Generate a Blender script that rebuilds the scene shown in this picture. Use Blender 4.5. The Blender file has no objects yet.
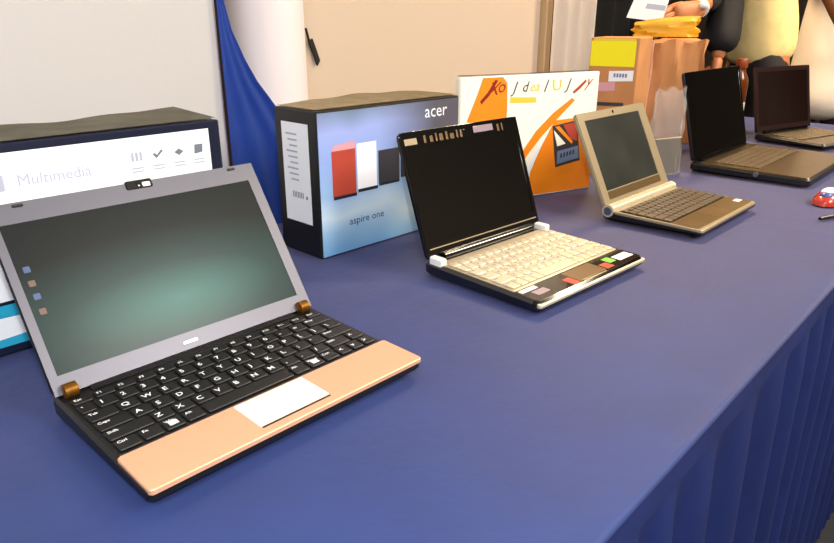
import bpy, bmesh, math, random
from mathutils import Vector, Matrix
random.seed(7)
C = bpy.context.scene.collection
D2R = math.pi/180
TH = 0.75                       # table height
YAW = 46.5*D2R                  # direction of the long table
CU, SU = math.cos(YAW), math.sin(YAW)
def T(s, t, z=0.0):             # table frame: s along, t towards the front edge, z above the cloth
    return Vector((s*CU+t*SU, s*SU-t*CU, TH+z))

# ------------------------------------------------------------------ materials
def lin(c):
    return tuple((x/12.92 if x <= .04045 else ((x+.055)/1.055)**2.4) for x in c)
def mat(name, col, rough=.5, metal=0., spec=.5, bump=0., bscale=200., var=0., vscale=20., coat=0., trans=0., sheen=0.):
    m = bpy.data.materials.new(name); m.use_nodes = True
    nt = m.node_tree; b = nt.nodes['Principled BSDF']
    c = lin(col)
    b.inputs['Base Color'].default_value = (*c, 1)
    b.inputs['Roughness'].default_value = rough
    b.inputs['Metallic'].default_value = metal
    b.inputs['Specular IOR Level'].default_value = spec
    b.inputs['Coat Weight'].default_value = coat
    b.inputs['Transmission Weight'].default_value = trans
    b.inputs['Sheen Weight'].default_value = sheen
    tc = nt.nodes.new('ShaderNodeTexCoord')
    if var:
        n = nt.nodes.new('ShaderNodeTexNoise'); n.inputs['Scale'].default_value = vscale
        nt.links.new(tc.outputs['Object'], n.inputs['Vector'])
        r = nt.nodes.new('ShaderNodeValToRGB')
        r.color_ramp.elements[0].color = (*[x*(1-var) for x in c], 1)
        r.color_ramp.elements[1].color = (*[min(1, x*(1+var)) for x in c], 1)
        r.color_ramp.elements[0].position = .3; r.color_ramp.elements[1].position = .7
        nt.links.new(n.outputs['Fac'], r.inputs['Fac']); nt.links.new(r.outputs['Color'], b.inputs['Base Color'])
    if bump:
        n = nt.nodes.new('ShaderNodeTexNoise'); n.inputs['Scale'].default_value = bscale
        n.inputs['Detail'].default_value = 3
        nt.links.new(tc.outputs['Object'], n.inputs['Vector'])
        bp = nt.nodes.new('ShaderNodeBump'); bp.inputs['Strength'].default_value = bump
        bp.inputs['Distance'].default_value = .004
        nt.links.new(n.outputs['Fac'], bp.inputs['Height']); nt.links.new(bp.outputs['Normal'], b.inputs['Normal'])
    return m
M = {}
def mk(name, *a, **k): M[name] = mat(name, *a, **k)
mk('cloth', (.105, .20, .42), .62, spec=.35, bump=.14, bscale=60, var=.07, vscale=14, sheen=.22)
_b = M['cloth'].node_tree.nodes['Principled BSDF']; _b.inputs['Sheen Tint'].default_value = (1, .66, .40, 1); _b.inputs['Sheen Roughness'].default_value = .45  # warm sheen tint imitates warm lamp glare on the far cloth
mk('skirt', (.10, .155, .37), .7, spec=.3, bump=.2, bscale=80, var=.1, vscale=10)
mk('wood', (.5, .36, .22), .5, var=.2)
mk('steel', (.6, .6, .62), .35, metal=1)
mk('silver_bezel', (.37, .37, .41), .38, metal=.45)
mk('black_plastic', (.035, .035, .04), .42)
mk('black_gloss', (.02, .02, .022), .12, coat=.5)
mk('key_black', (.05, .05, .055), .45)
mk('legend', (.85, .86, .88), .6)
mk('peach_metal', (.86, .64, .51), .38, metal=.25, bump=.03, bscale=400)
mk('pad_silver', (.97, .95, .92), .3, metal=.15)
mk('bronze', (.50, .33, .10), .42, metal=.8, var=.3, vscale=120)
mk('lcd_matte', (.16, .20, .20), .34, spec=.9)
mk('lcd_gloss', (.03, .028, .022), .09, spec=.7)
mk('lcd_dim', (.20, .205, .19), .22, spec=.7, var=.25, vscale=9)
mk('key_silver', (.80, .75, .65), .36, metal=.35)
mk('deck_silver', (.70, .64, .54), .36, metal=.4)
mk('deck_dark', (.16, .12, .09), .14, coat=.6)
mk('deck_bronze', (.46, .36, .24), .28, metal=.3)
mk('sticker_dusk', (.58, .50, .54), .3)
mk('deck_umber', (.29, .225, .135), .28, metal=.2)
mk('lcd_umber', (.085, .04, .035), .12, spec=.6)
mk('print_faint', (.70, .71, .82), .5)
mk('champagne', (.63, .565, .45), .36, metal=.3)
mk('key_brown', (.36, .30, .22), .4, metal=.15)
mk('deck_brown', (.40, .32, .2), .3, metal=.2)
mk('white', (.95, .95, .95), .6)
mk('sticker_white', (.93, .92, .9), .4)
mk('sticker_green', (.45, .78, .25), .4)
mk('sticker_red', (.72, .2, .12), .4)
mk('sticker_pink', (.85, .62, .66), .4)
mk('sticker_blue', (.45, .52, .65), .4)
mk('box_black', (.055, .06, .075), .35)
mk('box_navy', (.06, .09, .18), .35)
mk('cardboard', (.68, .60, .47), .85, var=.1, vscale=40)
mk('cardboard_grey', (.50, .48, .42), .85, var=.2, vscale=18)
mk('print_white', (.96, .97, .99), .4)
mk('print_grey', (.68, .70, .78), .5)
mk('print_icon', (.42, .46, .52), .5)
mk('print_cyan', (.16, .66, .80), .4)
mk('print_navy', (.10, .12, .2), .5)
mk('print_red', (.70, .27, .21), .45)
mk('print_darkred', (.55, .1, .08), .45)
mk('print_char', (.21, .20, .22), .45)
mk('print_orange', (1.0, .55, .08), .45, var=.08, vscale=12)
mk('print_cream', (1.0, .98, .91), .45)
mk('print_yellow', (.93, .80, .25), .45)
mk('print_vivid_yellow', (.98, .93, .05), .45)
mk('wall_grey', (.75, .735, .73), .8, bump=.05, bscale=90)
mk('wall_cream', (.77, .69, .61), .8, bump=.05, bscale=90)
mk('trim_tan', (.78, .66, .50), .6)
mk('column_white', (.88, .84, .84), .55)
mk('curtain_blue', (.12, .29, .68), .65, bump=.15, bscale=70, sheen=.2)
mk('curtain_white', (.90, .86, .82), .75, bump=.1, bscale=60)
mk('curtain_black', (.05, .04, .045), .85, bump=.2, bscale=40)
mk('hall_dark', (.16, .11, .09), .85)
mk('ceiling', (.80, .78, .74), .9)
mk('floor', (.07, .075, .12), .7, var=.2, vscale=6)
mk('skin_tan', (.74, .46, .28), .5)
mk('skin_dark', (.36, .21, .13), .5)
mk('shirt_yellow', (.98, .86, .58), .8, bump=.3, bscale=25, var=.08)
mk('shirt_white', (.92, .86, .80), .8, bump=.3, bscale=25)
mk('sleeve_black', (.09, .065, .07), .8, bump=.3, bscale=30)
mk('trousers', (.11, .09, .09), .85)
mk('hair', (.06, .045, .04), .6)
mk('shoe', (.05, .04, .04), .4)
mk('eye', (.9, .9, .88), .2)
mk('lip', (.55, .28, .22), .5)
mk('kraft', (.76, .52, .32), .85, bump=.4, bscale=18, var=.12, vscale=10)
mk('gold', (.86, .62, .08), .5, bump=.4, bscale=30)
mk('kraft_edge', (.88, .66, .54), .8)
mk('bottle_brown', (.40, .20, .06), .18, coat=.3)
mk('bottle_cap', (.55, .24, .08), .35)
mk('red_shell', (.74, .2, .13), .25, coat=.4)
mk('blue_shell', (.28, .34, .6), .3)
mk('lid_red_brown', (.13, .06, .06), .3)

def printed_blue():
    # printed artwork: sky-blue box face fading to grey-violet at the upper right and white near the bottom
    m = bpy.data.materials.new('print_blue_art'); m.use_nodes = True
    nt = m.node_tree; b = nt.nodes['Principled BSDF']; b.inputs['Roughness'].default_value = .35
    tc = nt.nodes.new('ShaderNodeTexCoord'); sp = nt.nodes.new('ShaderNodeSeparateXYZ')
    nt.links.new(tc.outputs['Object'], sp.inputs[0])
    r1 = nt.nodes.new('ShaderNodeValToRGB'); cr = r1.color_ramp     # along height 0..0.22
    mz = nt.nodes.new('ShaderNodeMapRange'); mz.inputs[1].default_value = 0; mz.inputs[2].default_value = .222
    n = nt.nodes.new('ShaderNodeTexNoise'); n.inputs['Scale'].default_value = 9; n.inputs['Detail'].default_value = 1
    nt.links.new(tc.outputs['Object'], n.inputs['Vector'])
    ad = nt.nodes.new('ShaderNodeMath'); ad.operation = 'MULTIPLY_ADD'; ad.inputs[1].default_value = .07; ad.inputs[2].default_value = -.035
    nt.links.new(n.outputs['Fac'], ad.inputs[0])
    a2 = nt.nodes.new('ShaderNodeMath'); nt.links.new(sp.outputs['Z'], a2.inputs[0]); nt.links.new(ad.outputs[0], a2.inputs[1])
    nt.links.new(a2.outputs[0], mz.inputs[0]); nt.links.new(mz.outputs[0], r1.inputs['Fac'])
    cols = [(0, (.46, .66, .84)), (.17, (.62, .78, .90)), (.28, (.80, .88, .94)), (.42, (.58, .72, .88)), (.62, (.56, .66, .88)), (.82, (.62, .68, .90)), (1, (.45, .52, .62))]
    cr.elements[0].position = 0; cr.elements[0].color = (*lin(cols[0][1]), 1)
    cr.elements[1].position = 1; cr.elements[1].color = (*lin(cols[-1][1]), 1)
    for p, c in cols[1:-1]:
        e = cr.elements.new(p); e.color = (*lin(c), 1)
    mx = nt.nodes.new('ShaderNodeMapRange'); mx.inputs[1].default_value = .12; mx.inputs[2].default_value = .25
    nt.links.new(sp.outputs['X'], mx.inputs[0])
    mh = nt.nodes.new('ShaderNodeMapRange'); mh.inputs[1].default_value = .07; mh.inputs[2].default_value = .13
    nt.links.new(sp.outputs['Z'], mh.inputs[0])
    mm = nt.nodes.new('ShaderNodeMath'); mm.operation = 'MULTIPLY'
    nt.links.new(mx.outputs[0], mm.inputs[0]); nt.links.new(mh.outputs[0], mm.inputs[1])
    mix = nt.nodes.new('ShaderNodeMix'); mix.data_type = 'RGBA'
    nt.links.new(mm.outputs[0], mix.inputs[0]); nt.links.new(r1.outputs['Color'], mix.inputs[6])
    mix.inputs[7].default_value = (*lin((.36, .35, .39)), 1)
    nt.links.new(mix.outputs[2], b.inputs['Base Color'])
    return m
M['print_blue_art'] = printed_blue()
def clear_plastic():
    m = bpy.data.materials.new('clear_plastic'); m.use_nodes = True
    nt = m.node_tree; b = nt.nodes['Principled BSDF']
    b.inputs['Base Color'].default_value = (.9, .88, .85, 1); b.inputs['Roughness'].default_value = .18
    tr = nt.nodes.new('ShaderNodeBsdfTransparent'); tr.inputs[0].default_value = (.93, .92, .90, 1)
    mx = nt.nodes.new('ShaderNodeMixShader'); mx.inputs[0].default_value = .13
    nt.links.new(tr.outputs[0], mx.inputs[1]); nt.links.new(b.outputs[0], mx.inputs[2])
    nt.links.new(mx.outputs[0], nt.nodes['Material Output'].inputs[0])
    return m
M['clear_plastic'] = clear_plastic()
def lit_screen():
    # switched-on display: emits dim grey-green, brightening to teal low down
    m = bpy.data.materials.new('lit_display'); m.use_nodes = True
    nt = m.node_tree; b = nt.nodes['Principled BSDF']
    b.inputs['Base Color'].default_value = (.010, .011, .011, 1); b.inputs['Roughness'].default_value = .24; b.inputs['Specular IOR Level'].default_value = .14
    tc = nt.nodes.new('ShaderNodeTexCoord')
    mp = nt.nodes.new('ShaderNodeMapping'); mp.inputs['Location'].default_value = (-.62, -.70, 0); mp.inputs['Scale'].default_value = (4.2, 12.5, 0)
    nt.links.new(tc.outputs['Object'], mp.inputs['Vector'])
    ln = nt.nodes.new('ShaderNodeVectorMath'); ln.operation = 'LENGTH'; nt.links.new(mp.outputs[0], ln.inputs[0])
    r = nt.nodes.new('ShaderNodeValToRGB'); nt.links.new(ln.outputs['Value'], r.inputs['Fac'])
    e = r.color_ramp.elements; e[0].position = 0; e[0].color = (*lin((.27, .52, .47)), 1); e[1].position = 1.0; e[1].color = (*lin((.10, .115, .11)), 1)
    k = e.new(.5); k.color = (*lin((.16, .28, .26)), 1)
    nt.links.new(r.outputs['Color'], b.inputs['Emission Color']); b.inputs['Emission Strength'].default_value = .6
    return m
M['lit_display'] = lit_screen()
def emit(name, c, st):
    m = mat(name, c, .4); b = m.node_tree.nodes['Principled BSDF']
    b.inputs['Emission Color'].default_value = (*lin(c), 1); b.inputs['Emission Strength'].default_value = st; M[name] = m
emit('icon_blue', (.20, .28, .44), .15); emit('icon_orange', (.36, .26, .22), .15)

# ------------------------------------------------------------------ mesh helpers
def obj(name, bm, mats, parent=None, loc=(0, 0, 0), rot=(0, 0, 0), smooth=True):
    me = bpy.data.meshes.new(name)
    bmesh.ops.recalc_face_normals(bm, faces=bm.faces)
    bm.to_mesh(me); bm.free()
    if isinstance(mats, str): mats = [mats]
    for m in mats: me.materials.append(M[m])
    o = bpy.data.objects.new(name, me); C.objects.link(o)
    o.location = loc; o.rotation_euler = rot
    if parent: o.parent = parent
    if smooth:
        me.shade_smooth()
        try: me.set_sharp_from_angle(angle=35*D2R)
        except Exception: pass
    return o
def tag(o, label, cat, group=None):
    o['label'] = label; o['category'] = cat
    if group: o['group'] = group
    return o
def thing(name, label, cat, loc=(0, 0, 0), rotz=0, group=None):
    o = bpy.data.objects.new(name, None); C.objects.link(o); o.empty_display_size = .05
    o.location = loc; o.rotation_euler = (0, 0, rotz)
    return tag(o, label, cat, group)
def struct(name, bm, m, **k):
    o = obj(name, bm, m, **k); o['kind'] = 'structure'; return o

def slab(bm, x0, x1, y0, y1, z0, z1, r=.004, bev=.001, seg=4, mi=0, fn=None):
    """rounded-corner slab with softened top and bottom edges"""
    r = max(min(r, (x1-x0)/2*.99, (y1-y0)/2*.99), 1e-5); bev = min(bev, (z1-z0)*.45, r*.9)
    def loop(ins, z):
        vs = []; rr = max(r-ins, 1e-6)
        for cx, cy, a0 in ((x1-r, y1-r, 0), (x0+r, y1-r, 90), (x0+r, y0+r, 180), (x1-r, y0+r, 270)):
            for k in range(seg+1):
                a = (a0+90*k/seg)*D2R
                p = Vector((cx+rr*math.cos(a), cy+rr*math.sin(a), z))
                vs.append(bm.verts.new(fn(p) if fn else p))
        return vs
    if bev > 0: loops = [loop(bev, z0), loop(0, z0+bev), loop(0, z1-bev), loop(bev, z1)]
    else: loops = [loop(0, z0), loop(0, z1)]
    n = len(loops[0]); fs = []
    for a, b in zip(loops, loops[1:]):
        for i in range(n): fs.append(bm.faces.new((a[i], a[(i+1) % n], b[(i+1) % n], b[i])))
    fs.append(bm.faces.new(loops[0][::-1])); fs.append(bm.faces.new(loops[-1]))
    for f in fs: f.material_index = mi
    return fs
def box(bm, x0, x1, y0, y1, z0, z1, bev=.001, mi=0, fn=None):
    return slab(bm, x0, x1, y0, y1, z0, z1, r=max(bev, 1e-5), bev=bev*.7, seg=1, mi=mi, fn=fn)
def frame(bm, x0, x1, y0, y1, ix0, ix1, iy0, iy1, z0, z1, zin, mi=0):
    """flat rectangular ring whose inner edge drops to zin"""
    o = [(x0, y0), (x1, y0), (x1, y1), (x0, y1)]; i = [(ix0, iy0), (ix1, iy0), (ix1, iy1), (ix0, iy1)]
    A = [bm.verts.new((*p, z0)) for p in o]; B = [bm.verts.new((*p, z1)) for p in o]
    I = [bm.verts.new((*p, z1)) for p in i]; J = [bm.verts.new((*p, zin)) for p in i]
    for a in range(4):
        b = (a+1) % 4
        for q in ((A[a], A[b], B[b], B[a]), (B[a], B[b], I[b], I[a]), (I[a], I[b], J[b], J[a])):
            bm.faces.new(q).material_index = mi
def poly(bm, pts, z=0., mi=0, fn=None, th=0.):
    def V(p, zz):
        q = Vector((p[0], p[1], zz)); return bm.verts.new(fn(q) if fn else q)
    top = [V(p, z) for p in pts]
    f = bm.faces.new(top); f.material_index = mi
    if th:
        bot = [V(p, z-th) for p in pts]; n = len(pts)
        for i in range(n): bm.faces.new((top[i], top[(i+1) % n], bot[(i+1) % n], bot[i])).material_index = mi
    return f
def tube(bm, pts, rad, seg=10, mi=0, cap=True):
    pts = [Vector(p) for p in pts]; n = len(pts)
    if not isinstance(rad, (list, tuple)): rad = [rad]*n
    rings = []; up = Vector((0, 0, 1))
    for i, p in enumerate(pts):
        d = (pts[min(i+1, n-1)]-pts[max(i-1, 0)]).normalized()
        a = d.cross(up)
        if a.length < 1e-3: a = d.cross(Vector((1, 0, 0)))
        a.normalize(); b = d.cross(a).normalized()
        rings.append([bm.verts.new(p+(a*math.cos(2*math.pi*k/seg)+b*math.sin(2*math.pi*k/seg))*rad[i]) for k in range(seg)])
    for r0, r1 in zip(rings, rings[1:]):
        for k in range(seg): bm.faces.new((r0[k], r0[(k+1) % seg], r1[(k+1) % seg], r1[k])).material_index = mi
    if cap:
        bm.faces.new(rings[0][::-1]).material_index = mi; bm.faces.new(rings[-1]).material_index = mi
def lathe(bm, prof, c=(0, 0, 0), seg=20, mi=0):
    c = Vector(c); rings = [[bm.verts.new(c+Vector((r*math.cos(2*math.pi*k/seg), r*math.sin(2*math.pi*k/seg), z))) for k in range(seg)] for r, z in prof]
    for a, b in zip(rings, rings[1:]):
        for k in range(seg): bm.faces.new((a[k], a[(k+1) % seg], b[(k+1) % seg], b[k])).material_index = mi
    bm.faces.new(rings[0][::-1]).material_index = mi; bm.faces.new(rings[-1]).material_index = mi
_txt = {}
def text(bm, s, x, y, size, z=0., mi=0, fn=None, align='LEFT', shear=0., sx=1., offset=0.):
    """letters as flat mesh in the x/y plane"""
    key = (s, align, shear, offset)
    if key not in _txt:
        cu = bpy.data.curves.new('lettering', 'FONT'); cu.body = s; cu.align_x = align; cu.shear = shear
        cu.resolution_u = 2; cu.offset = offset
        o = bpy.data.objects.new('lettering', cu); C.objects.link(o)
        dg = bpy.context.evaluated_depsgraph_get(); me = o.evaluated_get(dg).to_mesh()
        _txt[key] = ([v.co.copy() for v in me.vertices], [list(p.vertices) for p in me.polygons])
        o.evaluated_get(dg).to_mesh_clear(); bpy.data.objects.remove(o); bpy.data.curves.remove(cu)
    vs, fs = _txt[key]; nv = []
    for v in vs:
        p = Vector((x+v.x*size*sx, y+v.y*size, z)); nv.append(bm.verts.new(fn(p) if fn else p))
    for f in fs:
        try: bm.faces.new([nv[i] for i in f]).material_index = mi
        except ValueError: pass
def upright(p): return Vector((p.x, -p.z, p.y))      # flat artwork -> standing on a front (-y) face
def side_left(p): return Vector((-p.z, -p.x, p.y))   # flat artwork -> on a left (-x) face, x runs towards the back to front
NB = bmesh.new

# ------------------------------------------------------------------ setting
def wbox(name, s0, s1, t0, t1, z0, z1, m):
    bm = NB(); box(bm, s0, s1, -t1, -t0, z0, z1, bev=.002)
    return struct(name, bm, m, loc=(0, 0, 0), rot=(0, 0, YAW), smooth=False)
H = 3.0
wbox('floor', -3.2, 6.2, -3.7, 3.2, -.05, 0, 'floor')
wbox('ceiling', -3.2, 6.2, -3.7, 3.2, H, H+.05, 'ceiling')
wbox('wall_front', -3.2, 6.2, 3.1, 3.2, 0, H, 'wall_grey')
wbox('wall_back', -3.2, 6.2, -3.7, -3.6, 0, H, 'hall_dark')
wbox('wall_left', -3.2, -3.1, -3.6, 3.1, 0, H, 'wall_grey')
wbox('wall_right', 6.1, 6.2, -3.6, 3.1, 0, H, 'hall_dark')
# partition panels behind the table
bm = NB(); box(bm, -2.2, .612, 1.02, 1.06, 0, 2.4, bev=.004)
struct('wall_partition', bm, 'wall_grey', rot=(0, 0, YAW))
bm = NB(); box(bm, .80, 1.72, 1.15, 1.21, 0, 2.4, bev=.004)
struct('wall_panel', bm, 'wall_cream', rot=(0, 0, YAW))
bm = NB(); box(bm, 1.722, 1.752, 1.13, 1.22, 0, 2.4, bev=.003)
struct('trim_1', bm, 'trim_tan', rot=(0, 0, YAW))
bm = NB(); lathe(bm, [(.085, 0), (.085, .08), (.075, .1), (.075, 2.38), (.085, 2.4)], (-.289, 1.358, 0), seg=32)
tag(obj('column', bm, 'column_white'), 'round white column behind the blue curtain, between the two pale partition panels', 'column')
# blue curtain with a swept right edge (tied towards the top)
bm = NB()
edge = [(0, .90), (.60, .84), (.75, .80), (.886, .752), (.956, .700), (.993, .672), (1.029, .652), (1.075, .632), (1.12, .622), (1.25, .612), (1.6, .612), (2.2, .66), (2.38, .70)]
nx = 40; rows = []
zz = [edge[0][0]]
for (za, xa), (zb, xb) in zip(edge, edge[1:]):
    for k in range(1, 5): zz.append(za+(zb-za)*k/4)
def interp(z):
    for (za, xa), (zb, xb) in zip(edge, edge[1:]):
        if za <= z <= zb: return xa+(xb-xa)*(z-za)/(zb-za)
    return edge[-1][1]
for z in zz:
    xr = interp(z); xl = .609; rows.append([])
    for i in range(nx+1):
        f = i/nx; x = xl+(xr-xl)*f
        amp = .003*min(1, (xr-xl)/.1)
        y = 1.012 - amp*math.cos(f*3*2*math.pi)
        rows[-1].append(bm.verts.new((x, y, z)))
for a, b in zip(rows, rows[1:]):
    for i in range(nx): bm.faces.new((a[i], a[i+1], b[i+1], b[i]))
bmesh.ops.solidify(bm, geom=bm.faces[:], thickness=.003)
tag(obj('curtain', bm, 'curtain_blue', rot=(0, 0, YAW)), 'deep blue curtain in front of the white column, its right edge swept in a curve', 'curtain')
# dark sliver drawn in for the gap beside the column
bm = NB(); poly(bm, [(.888, 1.05), (.898, 1.055), (.915, 1.012), (.908, 1.002)][::-1], fn=lambda p: Vector((p.x, 1.142-p.z, p.y)), th=.004)
poly(bm, [(.888, 1.05), (.892, 1.05), (.885, 1.075), (.882, 1.075)], fn=lambda p: Vector((p.x, 1.142-p.z, p.y)), th=.004)
tag(obj('gap_sliver', bm, 'curtain_black', rot=(0, 0, YAW)), 'short dark pointed sliver standing in for the gap just right of the white column', 'gap_sliver')
# white curtain at the end of the cream panel
def curtain(name, m, s0, s1, t, n, amp, z0, z1, label):
    bm = NB(); N = n*10; rows = []
    for z in (z0, z0+(z1-z0)*.3, z0+(z1-z0)*.6, z1):
        rows.append([bm.verts.new((s0+(s1-s0)*i/N, -t+amp*math.cos(i/N*n*2*math.pi)+.3*amp*math.sin(i*.37+z), z)) for i in range(N+1)])
    for a, b in zip(rows, rows[1:]):
        for i in range(N): bm.faces.new((a[i], a[i+1], b[i+1], b[i]))
    bmesh.ops.solidify(bm, geom=bm.faces[:], thickness=.004)
    return tag(obj(name, bm, m, rot=(0, 0, YAW)), label, 'curtain')
curtain('curtain', 'curtain_white', 1.722, 1.935, -1.095, 3, .012, .02, 2.4, 'off-white pleated curtain at the far end of the cream panel')
bm = NB()                        # black curtain standing in for the dark hall behind carton and bag
N = 60; rows = []
for z in (.02, 1.0, 2.4):
    rows.append([bm.verts.new((2.02+1.0*i/N, 1.42+.02*math.cos(i*.8), z)) for i in range(N+1)])
for a, b in zip(rows, rows[1:]):
    for i in range(N): bm.faces.new((a[i], a[i+1], b[i+1], b[i]))
bmesh.ops.solidify(bm, geom=bm.faces[:], thickness=.004)
tag(obj('curtain', bm, 'curtain_black', rot=(0, 0, YAW)), 'black backdrop curtain standing in for the dark hall behind the yellow carton', 'curtain')

# ------------------------------------------------------------------ table and cloth
TY = 47.6*D2R
S0, S1, TF, TB = -1.3, 2.74, -.163, -.965
tb = thing('folding_table', 'long folding table hidden beneath the blue cloth', 'table', T(0, 0, -TH), TY)
bm = NB(); box(bm, S0+.01, S1-.01, -TF+.012, -TB-.012, TH-.04, TH-.006, bev=.004); obj('tabletop', bm, 'wood', tb)
for sx in (S0+.15, S1-.15):
    for ty in (-TF+.1, -TB-.1):
        bm = NB(); tube(bm, [(sx, ty, 0), (sx, ty, TH-.04)], .014); obj('leg', bm, 'steel', tb)
cl = thing('tablecloth', 'royal blue cloth covering the long display table, with a pleated skirt', 'tablecloth', T(0, 0, 0), TY)
bm = NB()
nx, ny = 230, 48
g = []
for i in range(nx+1):
    row = []
    for j in range(ny+1):
        x = S0+(S1-S0)*i/nx; y = -TF+(-TB+TF)*j/ny
        z = .0007*math.sin(x*7+y*3)*math.sin(y*9) - .0012
        for cxx in (.62, 1.28, 1.9):                     # pressed fold lines across the cloth
            z += .0012*math.exp(-((x-cxx)/.006)**2)
        z += .0012*math.exp(-((y-.44)/.006)**2)
        row.append(bm.verts.new((x, y, min(z, -.0001))))
    g.append(row)
for i in range(nx):
    for j in range(ny): bm.faces.new((g[i][j], g[i+1][j], g[i+1][j+1], g[i][j+1]))
# rolled front hem
prev = [g[i][0] for i in range(nx+1)]
for k in range(1, 7):
    a = k/6*math.pi/2; cur = []
    for i in range(nx+1):
        x = S0+(S1-S0)*i/nx
        cur.append(bm.verts.new((x, -TF-.006*math.sin(a), -.0012-.006*(1-math.cos(a)))))
    for i in range(nx): bm.faces.new((prev[i], prev[i+1], cur[i+1], cur[i]))
    prev = cur
lip = [v.co.copy() for v in prev]
obj('cloth_top', bm, 'cloth', cl)
bm = NB(); prev = [bm.verts.new((p.x, p.y-.0008, p.z+.0035)) for p in lip]
for zc, dy in ((-.010, .0008), (-.020, .0012), (-.030, .0010)):
    cur = [bm.verts.new((p.x, p.y-dy-.0006*math.sin(p.x*31), zc)) for p in lip]
    for i in range(nx): bm.faces.new((prev[i], prev[i+1], cur[i+1], cur[i]))
    prev = cur
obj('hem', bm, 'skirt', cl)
def pleats(pa, pb, L, name, seed):
    rnd = random.Random(seed); bm = NB(); n = int(L/.004); rows = []
    ph = 0; phs = []
    for i in range(n+1):
        phs.append(ph); ph += .004*2*math.pi/(.075+.03*math.sin(i*.013+seed)+.018*math.sin(i*.041))
    for z, amp in ((-.016, .0003), (-.028, .0008), (-.05, .004), (-.10, .009), (-.2, .013), (-.4, .016), (-.744, .020)):
        r = []
        for i in range(n+1):
            f = i/n; d = math.sin(phs[i]); d = math.copysign(abs(d)**.9, d)
            w = amp*(d-.2)+.004*math.sin(i*.021+z*4)*min(1, -z*4)
            p = pa.lerp(pb, f); nrm = Vector(((pb-pa).y, -(pb-pa).x, 0)).normalized()
            r.append(bm.verts.new(Vector((p.x, p.y, z))+nrm*(w+.004)))
        rows.append(r)
    for a, b in zip(rows, rows[1:]):
        for i in range(n): bm.faces.new((a[i], a[i+1], b[i+1], b[i]))
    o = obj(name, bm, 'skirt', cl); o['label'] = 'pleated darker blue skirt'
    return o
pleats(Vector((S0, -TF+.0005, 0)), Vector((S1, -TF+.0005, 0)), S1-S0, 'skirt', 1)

# ------------------------------------------------------------------ laptops
ROWS = [
 [('Esc',1)]+[('F%d'%i,1) for i in range(1,13)]+[('Del',1)],
 [('`',.8)]+[(c,1) for c in '1234567890-=']+[('Bksp',1.7)],
 [('Tab',1.4)]+[(c,1) for c in 'QWERTYUIOP[]']+[('\\',1.1)],
 [('Caps',1.6)]+[(c,1) for c in "ASDFGHJKL;'"]+[('Enter',1.9)],
 [('Shift',2.1)]+[(c,1) for c in 'ZXCVBNM,./']+[('Shift',1.4),('^',1)],
 [('Ctrl',1.1),('Fn',1),('Win',1),('Alt',1),('',4.9),('Alt',1),('Menu',1),('Ctrl',1),('<',.85),('v',.85),('>',.85)],
]
def keyboard(parent, x0, x1, y0, y1, z, kmat, lmat=None, well='black_plastic', gap=.0022, h=.0022, zslope=.0167):
    """y0 = rear edge, y1 = front edge (y1 < y0)"""
    bm = NB(); slab(bm, x0-.002, x1+.002, y1-.002, y0+.002, -.001, .0004, r=.002, bev=.0003)
    kb = obj('keyboard', bm, well, parent, loc=(0, 0, z), rot=(zslope, 0, 0))
    hs = [.72, 1, 1, 1, 1, 1]; tot = sum(hs); y = y0
    for row, hh in zip(ROWS, hs):
        dy = (y0-y1)*hh/tot; wt = sum(w for _, w in row); x = x0
        for lab, w in row:
            dx = (x1-x0)*w/wt
            bm = NB()
            slab(bm, -dx/2+gap/2, dx/2-gap/2, -dy/2+gap/2, dy/2-gap/2, 0, h, r=.0016, bev=.0007, seg=2)
            if lmat and lab:
                sz = .0085 if len(lab) == 1 else .0050
                text(bm, lab, -dx/2+gap/2+.0022, dy/2-gap/2-.0022-sz*.72 if len(lab) > 1 else -sz*.30, sz, z=h+.00008, mi=1, offset=.02)
            if lmat == 'legend' and lab in ('Win', 'Menu'): poly(bm, [(-.004, -.004), (.004, -.004), (.004, .003), (-.004, .003)], z=h+.0001, mi=1)
            obj('key', bm, [kmat, lmat] if lmat else kmat, kb, loc=(x+dx/2, y-dy/2, .0004))
            x += dx
        y -= dy
    return kb
def lid_part(parent, W, L, tilt, th, zh, scr, edge_m, screen_m, shell_m, yoff=0.):
    bm = NB()
    slab(bm, 0, W, 0, L, -th, -.0012, r=.008, bev=.0015, mi=0)
    x0, x1, y0, y1 = scr
    lid = obj('lid', bm, [shell_m], parent, loc=(0, yoff, zh), rot=(math.pi/2-tilt, 0, 0))
    bm = NB(); 
    # bezel: ring around the recessed screen
    r = .006
    frame(bm, .0008, W-.0008, .0008, L-.0008, x0, x1, y0, y1, -.0014, 0, -.0012)
    obj('bezel', bm, edge_m, lid, smooth=False)
    bm = NB(); poly(bm, [(x0-.001, y0-.001), (x1+.001, y0-.001), (x1+.001, y1+.001), (x0-.001, y1+.001)], z=-.00095, th=.0003)
    obj('screen', bm, screen_m, lid, smooth=False)
    return lid

G = 'open laptops on the blue table'
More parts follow.
